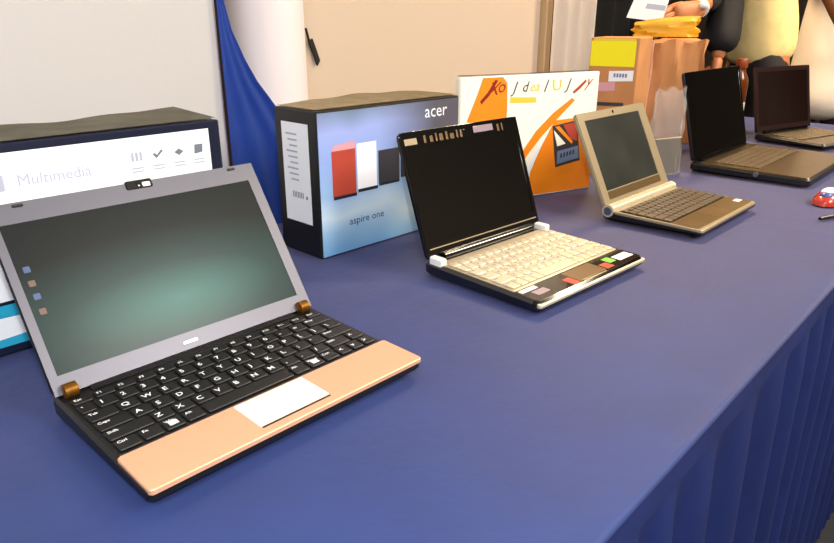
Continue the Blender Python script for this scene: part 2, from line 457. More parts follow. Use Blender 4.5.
# --- nearest laptop: black and peach with silver bezel
W, D, L, tilt = .2895, .1785, .189, .5892
lp = thing('laptop', 'nearest laptop, with peach palm rest, white touchpad and grey screen in a silver bezel', 'laptop', (-.3241, .5259, TH), .8077, G)
def taper(p):
    f = min(1, max(0, -p.y/.18)); return Vector((p.x, p.y, p.z+.0045*f*f if p.z < .008 else p.z-.003*f))
bm = NB(); slab(bm, 0, W, -D, .012, .002, .0212, r=.007, bev=.003, fn=taper); obj('base', bm, 'black_plastic', lp)
for fx in (.02, W-.02):
    for fy in (-.012, -D+.02):
        bm = NB(); lathe(bm, [(.006, -.0002), (.0065, .001), (.0065, .0035)], (fx, fy, 0), seg=12); obj('foot', bm, 'black_plastic', lp)
bm = NB(); slab(bm, .001, W+.0005, -D-.0005, -.122, .0170, .0222, r=.004, bev=.0008, fn=taper)
o = obj('palm_rest', bm, 'peach_metal', lp); o['label'] = 'peach metal palm rest'
bm = NB(); slab(bm, .1045, .179, -.1665, -.1245, .020, .0227, r=.0015, bev=.0003, fn=taper)
o = obj('touchpad', bm, 'pad_silver', lp); o['label'] = 'white touchpad'
bm = NB(); slab(bm, .1050, .1785, -.1700, -.1675, .020, .0225, r=.001, bev=.0003, fn=taper); obj('touchpad_button', bm, 'black_plastic', lp)
keyboard(lp, .006, W-.006, -.013, -.119, .0210, 'key_black', 'legend', gap=.0026)
bm = NB(); slab(bm, .03, W-.03, -.008, .004, .0195, .0235, r=.002, bev=.0012); obj('hinge_cover', bm, 'black_gloss', lp)
for hx in (.0135, W-.0145):
    bm = NB(); tube(bm, [(hx-.0065, -.001, .0262), (hx-.0055, -.001, .0262), (hx+.0055, -.001, .0262), (hx+.0065, -.001, .0262)], [.0050, .0072, .0072, .0050], seg=16)
    o = obj('hinge', bm, 'bronze', lp); o['label'] = 'bronze hinge barrel'
lid = lid_part(lp, W, L, tilt, .0075, .0225, (.0085, W-.0135, .0185, L-.0215), 'silver_bezel', 'lit_display', 'black_plastic')
sx0 = .0085
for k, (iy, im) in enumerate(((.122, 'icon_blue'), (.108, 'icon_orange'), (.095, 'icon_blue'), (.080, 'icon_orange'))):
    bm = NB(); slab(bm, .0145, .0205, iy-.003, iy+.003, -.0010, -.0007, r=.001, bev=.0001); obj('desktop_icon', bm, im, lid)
bm = NB(); slab(bm, .134, .163, L-.0085, L+.0012, -.004, .0015, r=.002, bev=.0008, mi=0)
lathe(bm, [(.0026, .0012), (.0026, .0020), (.0015, .0022)], (.1475, L-.004, 0), seg=12, mi=0)
slab(bm, .1515, .160, L-.0075, L-.0025, .0012, .0018, r=.0008, bev=.0002, mi=1)
obj('webcam', bm, ['black_gloss', 'sticker_white'], lid)
bm = NB(); slab(bm, .128, .144, .007, .0105, -.0002, .0004, r=.001, bev=.0002); o = obj('maker_badge', bm, 'steel', lid, smooth=False)
for bx in (.03, W-.03):
    bm = NB(); slab(bm, bx-.005, bx+.005, L-.006, L-.003, 0, .0014, r=.0014, bev=.0005); obj('bumper', bm, 'black_plastic', lid)

# --- second laptop: glossy black, silver keyboard, stickers
W, D, L, tilt = .2573, .190, .1804, .3466
lp = thing('laptop', 'glossy black laptop with silver keyboard and coloured palm-rest stickers, in front of the blue box', 'laptop', (.0173, .890, TH), .7665, G)
def taper2(p):
    f = min(1, max(0, -p.y/.19)); return Vector((p.x, p.y, p.z if p.z < .009 else p.z-.004*f))
bm = NB(); slab(bm, 0, W, -D, .014, .003, .0215, r=.012, bev=.004, fn=taper2); obj('base', bm, 'black_gloss', lp)
for fx in (.02, W-.02):
    for fy in (-.012, -D+.02):
        bm = NB(); lathe(bm, [(.006, -.0002), (.0065, .001), (.0065, .0045)], (fx, fy, 0), seg=12); obj('foot', bm, 'black_plastic', lp)
bm = NB(); slab(bm, .001, W-.001, -D-.0012, -D+.006, .0095, .0150, r=.003, bev=.0012, fn=lambda p: p)
o = obj('front_trim', bm, 'key_silver', lp); o['label'] = 'bright front edge trim'
bm = NB(); slab(bm, .006, W-.006, -.146, -.010, .0185, .0221, r=.003, bev=.0005, fn=taper2); obj('keyboard_surround', bm, 'deck_silver', lp)
bm = NB(); slab(bm, .004, W-.004, -D+.004, -.147, .0160, .0223, r=.006, bev=.0008, fn=taper2); o = obj('palm_rest', bm, 'deck_dark', lp); o['label'] = 'glossy dark brown palm rest'
keyboard(lp, .009, W-.009, -.026, -.142, .0220, 'key_silver', 'print_icon', well='deck_silver', gap=.0018, zslope=.021)
bm = NB(); slab(bm, .10, .165, -.182, -.150, .020, .0227, r=.002, bev=.0003, fn=taper2); obj('touchpad', bm, 'deck_bronze', lp)
bm = NB(); slab(bm, .105, .160, -.1855, -.1835, .020, .0227, r=.001, bev=.0003, fn=taper2); obj('touchpad_button', bm, 'champagne', lp)
def sticker(x0, x1, y0, y1, m, z=.0227):
    bm = NB(); slab(bm, x0, x1, y0, y1, z-.0006, z, r=.0012, bev=.0002, fn=taper2); return obj('sticker', bm, m, lp)
sticker(.008, .040, -.158, -.150, 'sticker_white').__setitem__('label', 'white sticker at the left corner')
sticker(.020, .045, -.174, -.162, 'sticker_dusk').__setitem__('label', 'greyish pink sticker')
sticker(.083, .098, -.184, -.164, 'sticker_red').__setitem__('label', 'red sticker left of the touchpad')
sticker(.168, .186, -.182, -.166, 'sticker_red').__setitem__('label', 'red sticker right of the touchpad')
sticker(.190, .206, -.172, -.156, 'sticker_green').__setitem__('label', 'green sticker')
sticker(.211, .247, -.176, -.160, 'sticker_white').__setitem__('label', 'white sticker at the right corner')
for hx in (.008, W-.008):
    bm = NB(); slab(bm, hx-.006, hx+.006, -.022, .003, .014, .030, r=.003, bev=.002); o = obj('hinge', bm, 'sticker_white', lp); o['label'] = 'white hinge cap'
bm = NB(); tube(bm, [(.026, -.002, .0255), (W-.026, -.002, .0255)], .0062, seg=16); obj('hinge_bar', bm, 'black_gloss', lp)
lid = lid_part(lp, W, L, tilt, .009, .0250, (.0085, W-.0085, .0225, L-.0225), 'black_gloss', 'lcd_gloss', 'black_gloss')
bm = NB(); slab(bm, .006, W-.006, .0125, .0145, -.0004, .0006, r=.0008, bev=.0003); o = obj('chin_strip', bm, 'champagne', lid); o['label'] = 'thin bright strip under the screen'
for k, (bx, bw, bh) in enumerate(((.006, .024, .009), (.044, .004, .011), (.056, .006, .009), (.068, .003, .012), (.076, .007, .010), (.089, .004, .012), (.098, .008, .008), (.112, .003, .012), (.120, .004, .011), (.205, .005, .011), (.216, .003, .012))):
    bm = NB(); slab(bm, bx, bx+bw, L-.019, L-.019+bh, -.0002, .0004, r=.0008, bev=.0002); obj('bezel_marking', bm, 'champagne' if k == 0 else 'deck_bronze', lid)
bm = NB(); slab(bm, .150, .195, L-.016, L-.006, -.0003, .0004, r=.001, bev=.0002, mi=0); obj('bezel_patch', bm, 'sticker_dusk', lid)  # greyish pink block on the top bezel
bm = NB(); lathe(bm, [(.003, -.0003), (.003, .0006), (.002, .0008)], (W/2, L-.011, 0), seg=14); obj('webcam', bm, 'lcd_gloss', lid)

# --- third laptop: champagne
W, D, L, tilt = .2631, .1738, .1766, .4555
lp = thing('laptop', 'champagne-edged laptop with cylindrical hinge and brown keys, right of the orange box', 'laptop', (.3394, 1.1733, TH), .8156, G)
bm = NB(); slab(bm, 0, W, -D, .008, .003, .0195, r=.010, bev=.004, fn=taper); obj('base', bm, 'black_plastic', lp)
for fx in (.02, W-.02):
    for fy in (-.012, -D+.02):
        bm = NB(); lathe(bm, [(.006, -.0002), (.0065, .001), (.0065, .0045)], (fx, fy, 0), seg=12); obj('foot', bm, 'black_plastic', lp)
bm = NB(); slab(bm, .001, W-.001, -D+.001, -.012, .0150, .0206, r=.008, bev=.0012, fn=taper); o = obj('deck', bm, 'champagne', lp)
bm = NB(); slab(bm, .006, W-.004, -D+.008, -.118, .017, .0212, r=.005, bev=.0005, fn=taper); o = obj('palm_rest', bm, 'deck_brown', lp); o['label'] = 'brown palm rest'
keyboard(lp, .008, W-.008, -.024, -.116, .0206, 'key_brown', 'print_icon', well='deck_dark', gap=.0024)
bm = NB(); slab(bm, .10, .163, -.160, -.122, .019, .0216, r=.002, bev=.0003, fn=taper); obj('touchpad', bm, 'deck_bronze', lp)
bm = NB(); slab(bm, .232, .252, -.150, -.138, .019, .0216, r=.001, bev=.0002, fn=taper); o = obj('sticker', bm, 'sticker_white', lp); o['label'] = 'small white sticker'
bm = NB(); slab(bm, .012, .05, -.160, -.134, .019, .0216, r=.001, bev=.0002, fn=taper); obj('sticker', bm, 'deck_bronze', lp)
n = 60; pts = []; rad = []
for i in range(n+1):
    pts.append((-.001+(W+.002)*i/n, -.004, .0195)); rad.append(.0105+.0006*math.cos(i/n*18*2*math.pi))
bm = NB(); tube(bm, pts, rad, seg=20); o = obj('hinge_barrel', bm, 'key_silver', lp); o['label'] = 'fluted cream hinge barrel'
for ex in (-.002, W+.0005):
    bm = NB(); tube(bm, [(ex, -.004, .0195), (ex+.0015, -.004, .0195)], .0075, seg=20); obj('barrel_cap', bm, 'steel', lp)
lid = lid_part(lp, W, L, tilt, .008, .0240, (.022, W-.030, .0285, L-.0150), 'champagne', 'lcd_dim', 'champagne')
bm = NB(); slab(bm, .022, W-.03, .012, .0265, -.0003, .0006, r=.002, bev=.0003); o = obj('speaker_strip', bm, 'deck_brown', lid)
bm = NB(); lathe(bm, [(.003, -.0003), (.003, .0006), (.002, .0008)], (W/2, L-.0075, 0), seg=14); obj('webcam', bm, 'lcd_gloss', lid)

# --- fourth laptop: larger, dark
W, D, L, tilt = .3705, .2489, .2063, .2486
lp = thing('laptop', 'large dark laptop with bronze-brown deck, far right behind the champagne laptop', 'laptop', (.6576, 1.5897, TH), .8316, G)
bm = NB(); slab(bm, 0, W, -D, .012, .003, .0235, r=.014, bev=.005, fn=taper); obj('base', bm, 'black_plastic', lp)
for fx in (.025, W-.025):
    for fy in (-.012, -D+.025):
        bm = NB(); lathe(bm, [(.007, -.0002), (.0075, .001), (.0075, .0045)], (fx, fy, 0), seg=12); obj('foot', bm, 'black_plastic', lp)
bm = NB(); slab(bm, .003, W-.003, -D+.003, -.012, .0185, .0244, r=.012, bev=.0015, fn=taper); obj('deck', bm, 'deck_umber', lp)
keyboard(lp, .03, W-.03, -.035, -.138, .0244, 'key_brown', None, well='deck_umber', gap=.002)
bm = NB(); slab(bm, .13, .21, -.215, -.155, .022, .0249, r=.003, bev=.0003, fn=taper); obj('touchpad', bm, 'deck_umber', lp)
bm = NB(); tube(bm, [(-.0035, -.14, .0155), (.001, -.14, .0155)], .0055, seg=14); o = obj('port', bm, 'steel', lp); o['label'] = 'round silver port on the side'
bm = NB(); tube(bm, [(.03, -.002, .026), (W-.03, -.002, .026)], .007, seg=16); obj('hinge_bar', bm, 'black_gloss', lp)
lid = lid_part(lp, W, L, tilt, .009, .0265, (.010, W-.010, .018, L-.014), 'black_gloss', 'lcd_gloss', 'black_plastic')
bm = NB(); lathe(bm, [(.003, -.0003), (.003, .0006), (.002, .0008)], (W/2, L-.007, 0), seg=14); obj('webcam', bm, 'lcd_gloss', lid)

# --- fifth laptop: far right, behind the fourth
W, D, L, tilt = .28, .20, .19, .22
P5 = T(2.10, -.70)+Vector((.075, .02, 0))
lp = thing('laptop', 'farthest laptop, with dark red-brown screen, behind the large dark laptop', 'laptop', (P5.x, P5.y, TH), .55, G)
bm = NB(); slab(bm, 0, W, -D, .010, .003, .0215, r=.010, bev=.004, fn=taper); obj('base', bm, 'black_plastic', lp)
bm = NB(); slab(bm, .003, W-.003, -D+.003, -.012, .0165, .0223, r=.009, bev=.0015, fn=taper); obj('deck', bm, 'deck_umber', lp)
keyboard(lp, .02, W-.02, -.03, -.125, .0223, 'key_brown', None, well='deck_dark', gap=.002)
bm = NB(); slab(bm, .11, .18, -.175, -.138, .021, .0228, r=.003, bev=.0003, fn=taper); obj('touchpad', bm, 'deck_umber', lp)
bm = NB(); tube(bm, [(.03, -.002, .024), (W-.03, -.002, .024)], .0065, seg=16); obj('hinge_bar', bm, 'black_gloss', lp)
lid = lid_part(lp, W, L, tilt, .009, .0245, (.012, W-.012, .018, L-.014), 'lid_red_brown', 'lcd_umber', 'lid_red_brown')

# ------------------------------------------------------------------ boxes
def flap(parent, x0, x1, y0, y1, z, m, wave=.0, seed=0, name='lid_flap'):
    bm = NB(); n = 24; rows = []
    for j in range(5):
        y = y0+(y1-y0)*j/4
        rows.append([bm.verts.new((x0+(x1-x0)*i/n, y, z+wave*(j/4)*(.55+.45*math.sin(i/n*7+seed)+.25*math.sin(i/n*19+seed)))) for i in range(n+1)])
    for a, b in zip(rows, rows[1:]):
        for i in range(n): bm.faces.new((a[i], a[i+1], b[i+1], b[i]))
    bmesh.ops.solidify(bm, geom=bm.faces[:], thickness=.002)
    return obj(name, bm, m, parent)
# left box
o1 = T(.140, -.7708)
b1 = thing('laptop_carton', 'black retail carton with white front panel and small icons, behind the nearest laptop', 'box', o1, YAW, 'laptop cartons along the back of the table')
W, D, Hh = .312, .112, .2235
bm = NB(); box(bm, 0, W, 0, D, 0, Hh, bev=.0025); obj('body', bm, 'box_navy', b1)
flap(b1, .002, W-.002, .004, D-.002, Hh+.0022, 'cardboard_grey', .004, 1.2)
bm = NB()
poly(bm, [(.006, .060), (W-.017, .060), (W-.017, .2145), (.006, .2145)], z=.0006, fn=upright, th=.0004)
text(bm, 'Multimedia', .072, .179, .017, z=.0009, mi=4, fn=upright, sx=1.0)
slab(bm, .045, .060, .176, .193, .0007, .001, r=.002, bev=.0001, mi=2, fn=upright)
for i, ix in enumerate((.200, .226, .253, .279)):
    y = .191
    if i == 0:
        for k in range(3): poly(bm, [(ix-.006+k*.005, y-.004), (ix-.003+k*.005, y-.004), (ix-.003+k*.005, y+.006), (ix-.006+k*.005, y+.006)], z=.001, mi=1, fn=upright)
    elif i == 1: poly(bm, [(ix-.006, y+.001), (ix-.002, y-.004), (ix+.007, y+.004), (ix+.005, y+.006), (ix-.001, y), (ix-.004, y+.003)], z=.001, mi=3, fn=upright)
    elif i == 2: poly(bm, [(ix-.006, y), (ix, y-.004), (ix+.006, y), (ix, y+.004)], z=.001, mi=3, fn=upright)
    else: poly(bm, [(ix-.006, y-.005), (ix+.005, y-.004), (ix+.006, y+.006), (ix-.005, y+.006)], z=.001, mi=3, fn=upright)
    for k in range(2): poly(bm, [(ix-.007, y-.013-k*.004), (ix+.007, y-.013-k*.004), (ix+.007, y-.0115-k*.004), (ix-.007, y-.0115-k*.004)], z=.001, mi=1, fn=upright)
obj('front_panel', bm, ['print_white', 'print_grey', 'print_grey', 'print_icon', 'print_faint'], b1, smooth=False).__setitem__('label', 'white printed front panel')
bm = NB()
poly(bm, [(.004, .010), (.085, .010), (.085, .056), (.004, .056)], z=.0006, fn=upright, th=.0004)
poly(bm, [(.004, .018), (.085, .022), (.085, .040), (.004, .044)], z=.0009, mi=1, fn=upright)
poly(bm, [(.004, .046), (.085, .040), (.085, .056), (.004, .056)], z=.0009, mi=2, fn=upright)
obj('picture_panel', bm, ['print_cyan', 'print_white', 'print_cyan'], b1, smooth=False).__setitem__('label', 'cyan and white picture strip')
# blue box
o2 = Vector((-.1434, .9632, TH))
b2 = thing('laptop_carton', 'blue printed carton picturing red and white laptop lids, behind the glossy black laptop', 'box', o2, 46.04*D2R, 'laptop cartons along the back of the table')
W, D, Hh = .3103, .1, .2195
bm = NB(); box(bm, 0, W, 0, D, 0, Hh, bev=.0025); obj('body', bm, 'box_black', b2)
flap(b2, .002, W-.002, .003, D-.002, Hh+.0022, 'cardboard', .004, 4.1)
bm = NB()
poly(bm, [(.003, .002), (W-.002, .002), (W-.002, Hh-.003), (.003, Hh-.003)], z=.0006, fn=upright, th=.0004)
def lidpic(x0, x1, ya, yb, mi):
    poly(bm, [(x0, ya), (x1, ya), (x1, yb), (x0, yb)], z=.0009, mi=mi, fn=upright)
lidpic(.026, .072, .092, .160, 1); lidpic(.075, .115, .096, .166, 2); lidpic(.119, .165, .098, .150, 3); lidpic(.168, .215, .100, .155, 3)
lidpic(.027, .073, .087, .092, 4); lidpic(.076, .117, .091, .096, 4); lidpic(.120, .165, .094, .098, 4)
poly(bm, [(.026, .160), (.072, .160), (.070, .172), (.030, .168)], z=.00085, mi=5, fn=upright)
text(bm, 'aspire one', .056, .043, .0165, z=.0009, mi=4, fn=upright, sx=1.05)
text(bm, 'acer', .224, .190, .030, z=.0009, mi=6, fn=upright, sx=1.05)
obj('front_panel', bm, ['print_blue_art', 'print_red', 'print_white', 'print_char', 'print_navy', 'sticker_pink', 'print_white'], b2, smooth=False).__setitem__('label', 'sky-blue picture panel')
bm = NB()   # white label on the left side
sl = lambda p: Vector((-p.z, p.x, p.y))
poly(bm, [(.018, .050), (.082, .050), (.082, .200), (.018, .200)], z=.0006, fn=sl, th=.0004)
for k in range(9): poly(bm, [(.045, .182-k*.0085), (.072-.004*(k % 3), .182-k*.0085), (.072-.004*(k % 3), .1845-k*.0085), (.045, .1845-k*.0085)], z=.0009, mi=1, fn=sl)
for k in range(7): poly(bm, [(.036+k*.004, .088), (.038+k*.004, .088), (.038+k*.004, .097), (.036+k*.004, .097)], z=.0009, mi=2, fn=sl)
poly(bm, [(.026, .088), (.030, .088), (.030, .093), (.026, .093)], z=.0009, mi=2, fn=sl)
obj('side_label', bm, ['print_white', 'print_grey', 'print_icon'], b2, smooth=False).__setitem__('label', 'white label on the side')
# orange box
yw = 29*D2R
o3 = Vector((.309-.264*math.cos(yw), 1.396-.264*math.sin(yw), TH))
b3 = thing('laptop_carton', 'orange and white carton with swooshes and scrawled lettering, behind two laptops', 'box', o3, yw, 'laptop cartons along the back of the table')
W, D, Hh = .338, .016, .2425
bm = NB(); box(bm, 0, W, 0, D, 0, Hh, bev=.002); obj('body', bm, 'print_cream', b3)
flap(b3, .002, W-.002, .003, D-.002, Hh+.0018, 'print_char', .0005, 2.)
bm = NB()
poly(bm, [(.002, .002), (W-.002, .002), (W-.002, Hh-.002), (.002, Hh-.002)], z=.0006, fn=upright, th=.0004)
def P3(pts, mi, z=.0009): poly(bm, pts, z=z, mi=mi, fn=upright)
P3([(.01, .10), (.017, .164), (.039, .212), (.050, .240), (.095, .240), (.106, .228), (.108, .18), (.106, .10)], 1)
P3([(.110, .035), (.156, .103), (.181, .133), (.222, .166), (.268, .193), (.276, .188), (.233, .153), (.195, .120), (.164, .088), (.125, .035)], 1)
P3([(.165, .003), (.172, .050), (.195, .100), (.219, .138), (.228, .151), (.288, .153), (.335, .145), (.3355, .003)], 1)
P3([(.150, .003), (.160, .050), (.185, .095), (.214, .130), (.196, .100), (.173, .055), (.166, .003)], 2, .0011)
P3([(.114, .202), (.176, .199), (.177, .189), (.114, .191)], 3)
P3([(.0445, .198), (.060, .212), (.078, .236), (.084, .234), (.066, .208), (.048, .192)], 4, .0012)   # scrawl
text(bm, 'X', .060, .208, .034, z=.0013, mi=4, fn=upright, shear=.4); text(bm, 'o', .082, .212, .034, z=.0013, mi=4, fn=upright, shear=.3)
text(bm, 'J', .118, .210, .030, z=.0013, mi=5, fn=upright, shear=.4); text(bm, 'd', .140, .211, .028, z=.0013, mi=5, fn=upright, shear=.3)
text(bm, 'ea', .158, .211, .027, z=.0013, mi=3, fn=upright, shear=.3); text(bm, 'l', .192, .208, .034, z=.0013, mi=5, fn=upright, shear=.4)
text(bm, 'U', .214, .210, .030, z=.0013, mi=3, fn=upright, sx=1.2); text(bm, 'J', .250, .211, .030, z=.0013, mi=5, fn=upright, shear=.4)
P3([(.268, .205), (.281, .214), (.300, .228), (.303, .224), (.288, .211), (.272, .201)], 6, .0013)
text(bm, 'y', .300, .214, .032, z=.0013, mi=6, fn=upright, shear=.5)
P3([(.222, .140), (.286, .148), (.302, .064), (.237, .055)], 5, .0012)                    # badge
P3([(.250, .141), (.283, .144), (.291, .105), (.272, .111)], 6, .0014)
P3([(.226, .132), (.238, .098), (.260, .102)], 0, .0014)
P3([(.229, .138), (.240, .139), (.279, .105), (.276, .100)], 1, .0016)
P3([(.239, .088), (.294, .095), (.298, .069), (.240, .061)], 7, .0014)
for k in range(5): P3([(.248+k*.008, .073+k*.0012), (.252+k*.008, .0736+k*.0012), (.252+k*.008, .083+k*.0012), (.248+k*.008, .0824+k*.0012)], 5, .0016)
obj('front_panel', bm, ['print_cream', 'print_orange', 'print_white', 'print_yellow', 'print_darkred', 'print_char', 'print_red', 'sticker_blue'], b3, smooth=False).__setitem__('label', 'orange and white printed front')

# tall carton with yellow print
yc = -30*D2R
o4 = Vector((.434, 1.775, TH))
b4 = thing('tall_carton', 'tall brown carton with a bright yellow band and white labels, behind the champagne laptop', 'box', o4, yc)
bm = NB(); box(bm, 0, .12, 0, .14, 0, .300, bev=.002); obj('body', bm, 'kraft', b4)
bm = NB()
poly(bm, [(.002, .232), (.112, .232), (.112, .292), (.002, .292)], z=.0006, fn=upright, th=.0004)
poly(bm, [(.052, .196), (.112, .199), (.112, .224), (.052, .221)], z=.0006, mi=1, fn=upright)
for k in range(5): poly(bm, [(.064+k*.007, .207), (.069+k*.007, .207), (.069+k*.007, .216), (.064+k*.007, .216)], z=.0009, mi=2, fn=upright)
poly(bm, [(.018, .170), (.070, .174), (.070, .196), (.018, .192)], z=.0006, mi=3, fn=upright)
poly(bm, [(.010, .135), (.095, .138), (.095, .146), (.010, .145)], z=.0006, mi=4, fn=upright)
poly(bm, [(.010, .112), (.080, .113), (.080, .121), (.010, .120)], z=.0006, mi=4, fn=upright)
poly(bm, [(.004, .292), (.112, .292), (.110, .298), (.010, .298)], z=.0006, mi=5, fn=upright)
obj('front_print', bm, ['print_vivid_yellow', 'print_white', 'sticker_blue', 'sticker_pink', 'print_char', 'print_yellow'], b4, smooth=False).__setitem__('label', 'yellow band and white labels')

# kraft bag with yellow pouch
pb = Vector((.612, 2.020, TH)); yb = -8*D2R
bg = thing('paper_bag', 'brown paper bag standing behind the large dark laptop and tall carton', 'bag', pb, yb)
bm = NB(); n = 16; rows = []
Wb, Db, Hb = .205, .10, .285
ring = []
per = [(i/n*Wb, 0) for i in range(n)]+[(Wb, i/6*Db) for i in range(6)]+[(Wb-i/n*Wb, Db) for i in range(n)]+[(0, Db-i/6*Db) for i in range(6)]
for k in range(9):
    z = Hb*k/8; r = []
    for i, (x, y) in enumerate(per):
        e = .006*(k/8)*math.sin(i*1.9+k*.8)+.004*math.sin(i*.7+k*1.7)*(k/8)
        side = 1 if 0 < x < Wb else 0
        r.append(bm.verts.new((x+(0 if side else e), y+(e if side else 0)+.016*math.sin(x*40+.5)*(k/8)*side*.5, z+(.006*math.sin(i*.9) if k == 8 else 0))))
    rows.append(r)
m_ = len(per)
for a, b in zip(rows, rows[1:]):
    for i in range(m_): bm.faces.new((a[i], a[(i+1) % m_], b[(i+1) % m_], b[i]))
bm.faces.new(rows[0][::-1]); bm.faces.new(rows[-1])
obj('body', bm, 'kraft', bg)
bm = NB(); tube(bm, [(.0, -.002, .0), (.002, -.003, .1), (-.001, -.004, .2), (.001, -.003, .283)], .004, seg=8); o = obj('folded_edge', bm, 'kraft_edge', bg); o['label'] = 'pale pink folded edge'
bm = NB(); tube(bm, [(.055, -.003, .0), (.053, -.004, .1), (.057, -.005, .2), (.056, -.004, .283)], .004, seg=8); o = obj('folded_edge', bm, 'kraft_edge', bg); o['label'] = 'pale crease down the front'
# yellow pouch sticking out of the bag
pr = thing('pouch', 'crumpled golden yellow pouch lying on top of the paper bag', 'pouch', pb+Vector((.0, .03, .295)), yb)
bm = NB(); n = 20; rows = []
for j in range(9):
    z = .046*j/8; r = []
    for i in range(n):
        a = 2*math.pi*i/n; rr = 1+.08*math.sin(i*2.3+j)+.05*math.cos(i*1.1+j*2)
        sq = 1 if j < 7 else (1-.25*(j-6))
        r.append(bm.verts.new((.100+.088*math.cos(a)*rr, .02+.030*math.sin(a)*rr*sq, z+.010*math.sin(a*1.0+2.2)*(j/8))))
    rows.append(r)
for a, b in zip(rows, rows[1:]):
    for i in range(n): bm.faces.new((a[i], a[(i+1) % n], b[(i+1) % n], b[i]))
bm.faces.new(rows[0][::-1]); bm.faces.new(rows[-1])
obj('pouch_body', bm, 'gold', pr)

# clear plastic pack between third and fourth laptops
pp = T(1.490, -.685); ypp = .45
pk = thing('plastic_bag', 'clear crumpled plastic bag standing between the champagne and the large dark laptop', 'bag', pp, ypp)
bm = NB(); n = 28; rows = []
for j in range(12):
    f = j/11; z = .195*f; r = []
    for i in range(n):
        a = 2*math.pi*i/n
        e = 1+.10*math.sin(i*1.7+j*.9)+.07*math.sin(i*2.9-j*1.3)
        r.append(bm.verts.new((.055+.050*math.cos(a)*e*(1-.15*f), .022*math.sin(a)*e*(1-.55*f), z+.006*math.sin(i*1.3)*f)))
    rows.append(r)
for a, b in zip(rows, rows[1:]):
    for i in range(n): bm.faces.new((a[i], a[(i+1) % n], b[(i+1) % n], b[i]))
bm.faces.new(rows[0][::-1])
obj('film', bm, 'clear_plastic', pk)
bm = NB(); box(bm, .010, .102, -.008, .010, .0, .085, bev=.003); o = obj('insert', bm, 'deck_umber', pk); o['label'] = 'dark insert inside the bag'

# brown bottle
pt = T(2.36, -.80)
bt = thing('bottle', 'slim brown bottle with pale lower band standing behind the large dark laptop', 'bottle', pt, 0)
bm = NB(); lathe(bm, [(.024, 0), (.027, .004), (.027, .15), (.025, .165), (.016, .182), (.014, .19), (.014, .2)], seg=24); obj('body', bm, 'bottle_brown', bt)
bm = NB(); lathe(bm, [(.017, .196), (.018, .199), (.018, .222), (.016, .225)], seg=24); obj('cap', bm, 'bottle_cap', bt)  # next: pale band around the lower body
bm = NB(); lathe(bm, [(.0274, .02), (.0276, .022), (.0276, .088), (.0274, .09)], seg=24); o = obj('pale_band', bm, 'print_cream', bt); o['label'] = 'pale band'

# red mouse at the right edge
pm = T(1.452, -.292)+Vector((.016, .0, 0)); ym = 46*D2R
ms = thing('mouse', 'small red computer mouse with white and blue top, at the right near the table edge', 'mouse', pm, ym)
def dome(bm, x0, x1, y0, y1, h, zb=0., mi=0, p=2.2, ns=20, nr=7):
    rows = []
    for j in range(nr):
        a = j/(nr-1)*math.pi/2*.96; s = math.cos(a)**.7; z = zb+h*math.sin(a)
        rows.append([bm.verts.new(((x0+x1)/2+(x1-x0)/2*s*math.copysign(abs(math.cos(t))**(2/p), math.cos(t)), (y0+y1)/2+(y1-y0)/2*s*math.copysign(abs(math.sin(t))**(2/p), math.sin(t)), z)) for t in [2*math.pi*i/ns for i in range(ns)]])
    for a, b in zip(rows, rows[1:]):
        for i in range(ns): bm.faces.new((a[i], a[(i+1) % ns], b[(i+1) % ns], b[i])).material_index = mi
    bm.faces.new(rows[0][::-1]); bm.faces.new(rows[-1])
bm = NB(); dome(bm, 0, .095, 0, .052, .022, .001); obj('shell', bm, 'red_shell', ms)
bm = NB(); dome(bm, .030, .088, .010, .044, .010, .0165); o = obj('top_cover', bm, 'white', ms); o['label'] = 'white top cover'
bm = NB(); dome(bm, .012, .036, .014, .038, .007, .0175); o = obj('button', bm, 'blue_shell', ms); o['label'] = 'blue button'
pc = [T(1.355, -.281), T(1.375, -.274), T(1.41, -.262), T(1.45, -.252), T(1.52, -.245)]
bm = NB(); tube(bm, [p+Vector((0, 0, .004)) for p in pc], [.003, .004, .004, .004, .003], seg=10)  # black strip laid on the cloth in place of a shadow
tag(obj('shadow_strip', bm, 'black_plastic'), 'short black strip standing in for the shadow on the cloth by the red mouse', 'shadow_strip')

# ------------------------------------------------------------------ people
def skin_mesh(verts, edges, radii, sub=2, root=0):
    me = bpy.data.meshes.new('skin'); me.from_pydata([tuple(v) for v in verts], edges, [])
    o = bpy.data.objects.new('skin', me); C.objects.link(o)
    md = o.modifiers.new('Skin', 'SKIN'); md.use_smooth_shade = True; md.branch_smoothing = .6
    ss = o.modifiers.new('Sub', 'SUBSURF'); ss.levels = sub; ss.render_levels = sub
    for i, v in enumerate(me.skin_vertices[0].data):
        r = radii[i]; v.radius = r if isinstance(r, tuple) else (r, r); v.use_root = (i == root)
    dg = bpy.context.evaluated_depsgraph_get(); m2 = bpy.data.meshes.new_from_object(o.evaluated_get(dg))
    bpy.data.objects.remove(o); bpy.data.meshes.remove(me)
    bm = bmesh.new(); bm.from_mesh(m2); bpy.data.meshes.remove(m2)
    return bm
def merge(a, b):
    me = bpy.data.meshes.new('m'); b.to_mesh(me); b.free(); a.from_mesh(me); bpy.data.meshes.remove(me)
def chain(pts, radii, sub=2):
    return skin_mesh(pts, [(i, i+1) for i in range(len(pts)-1)], radii, sub)
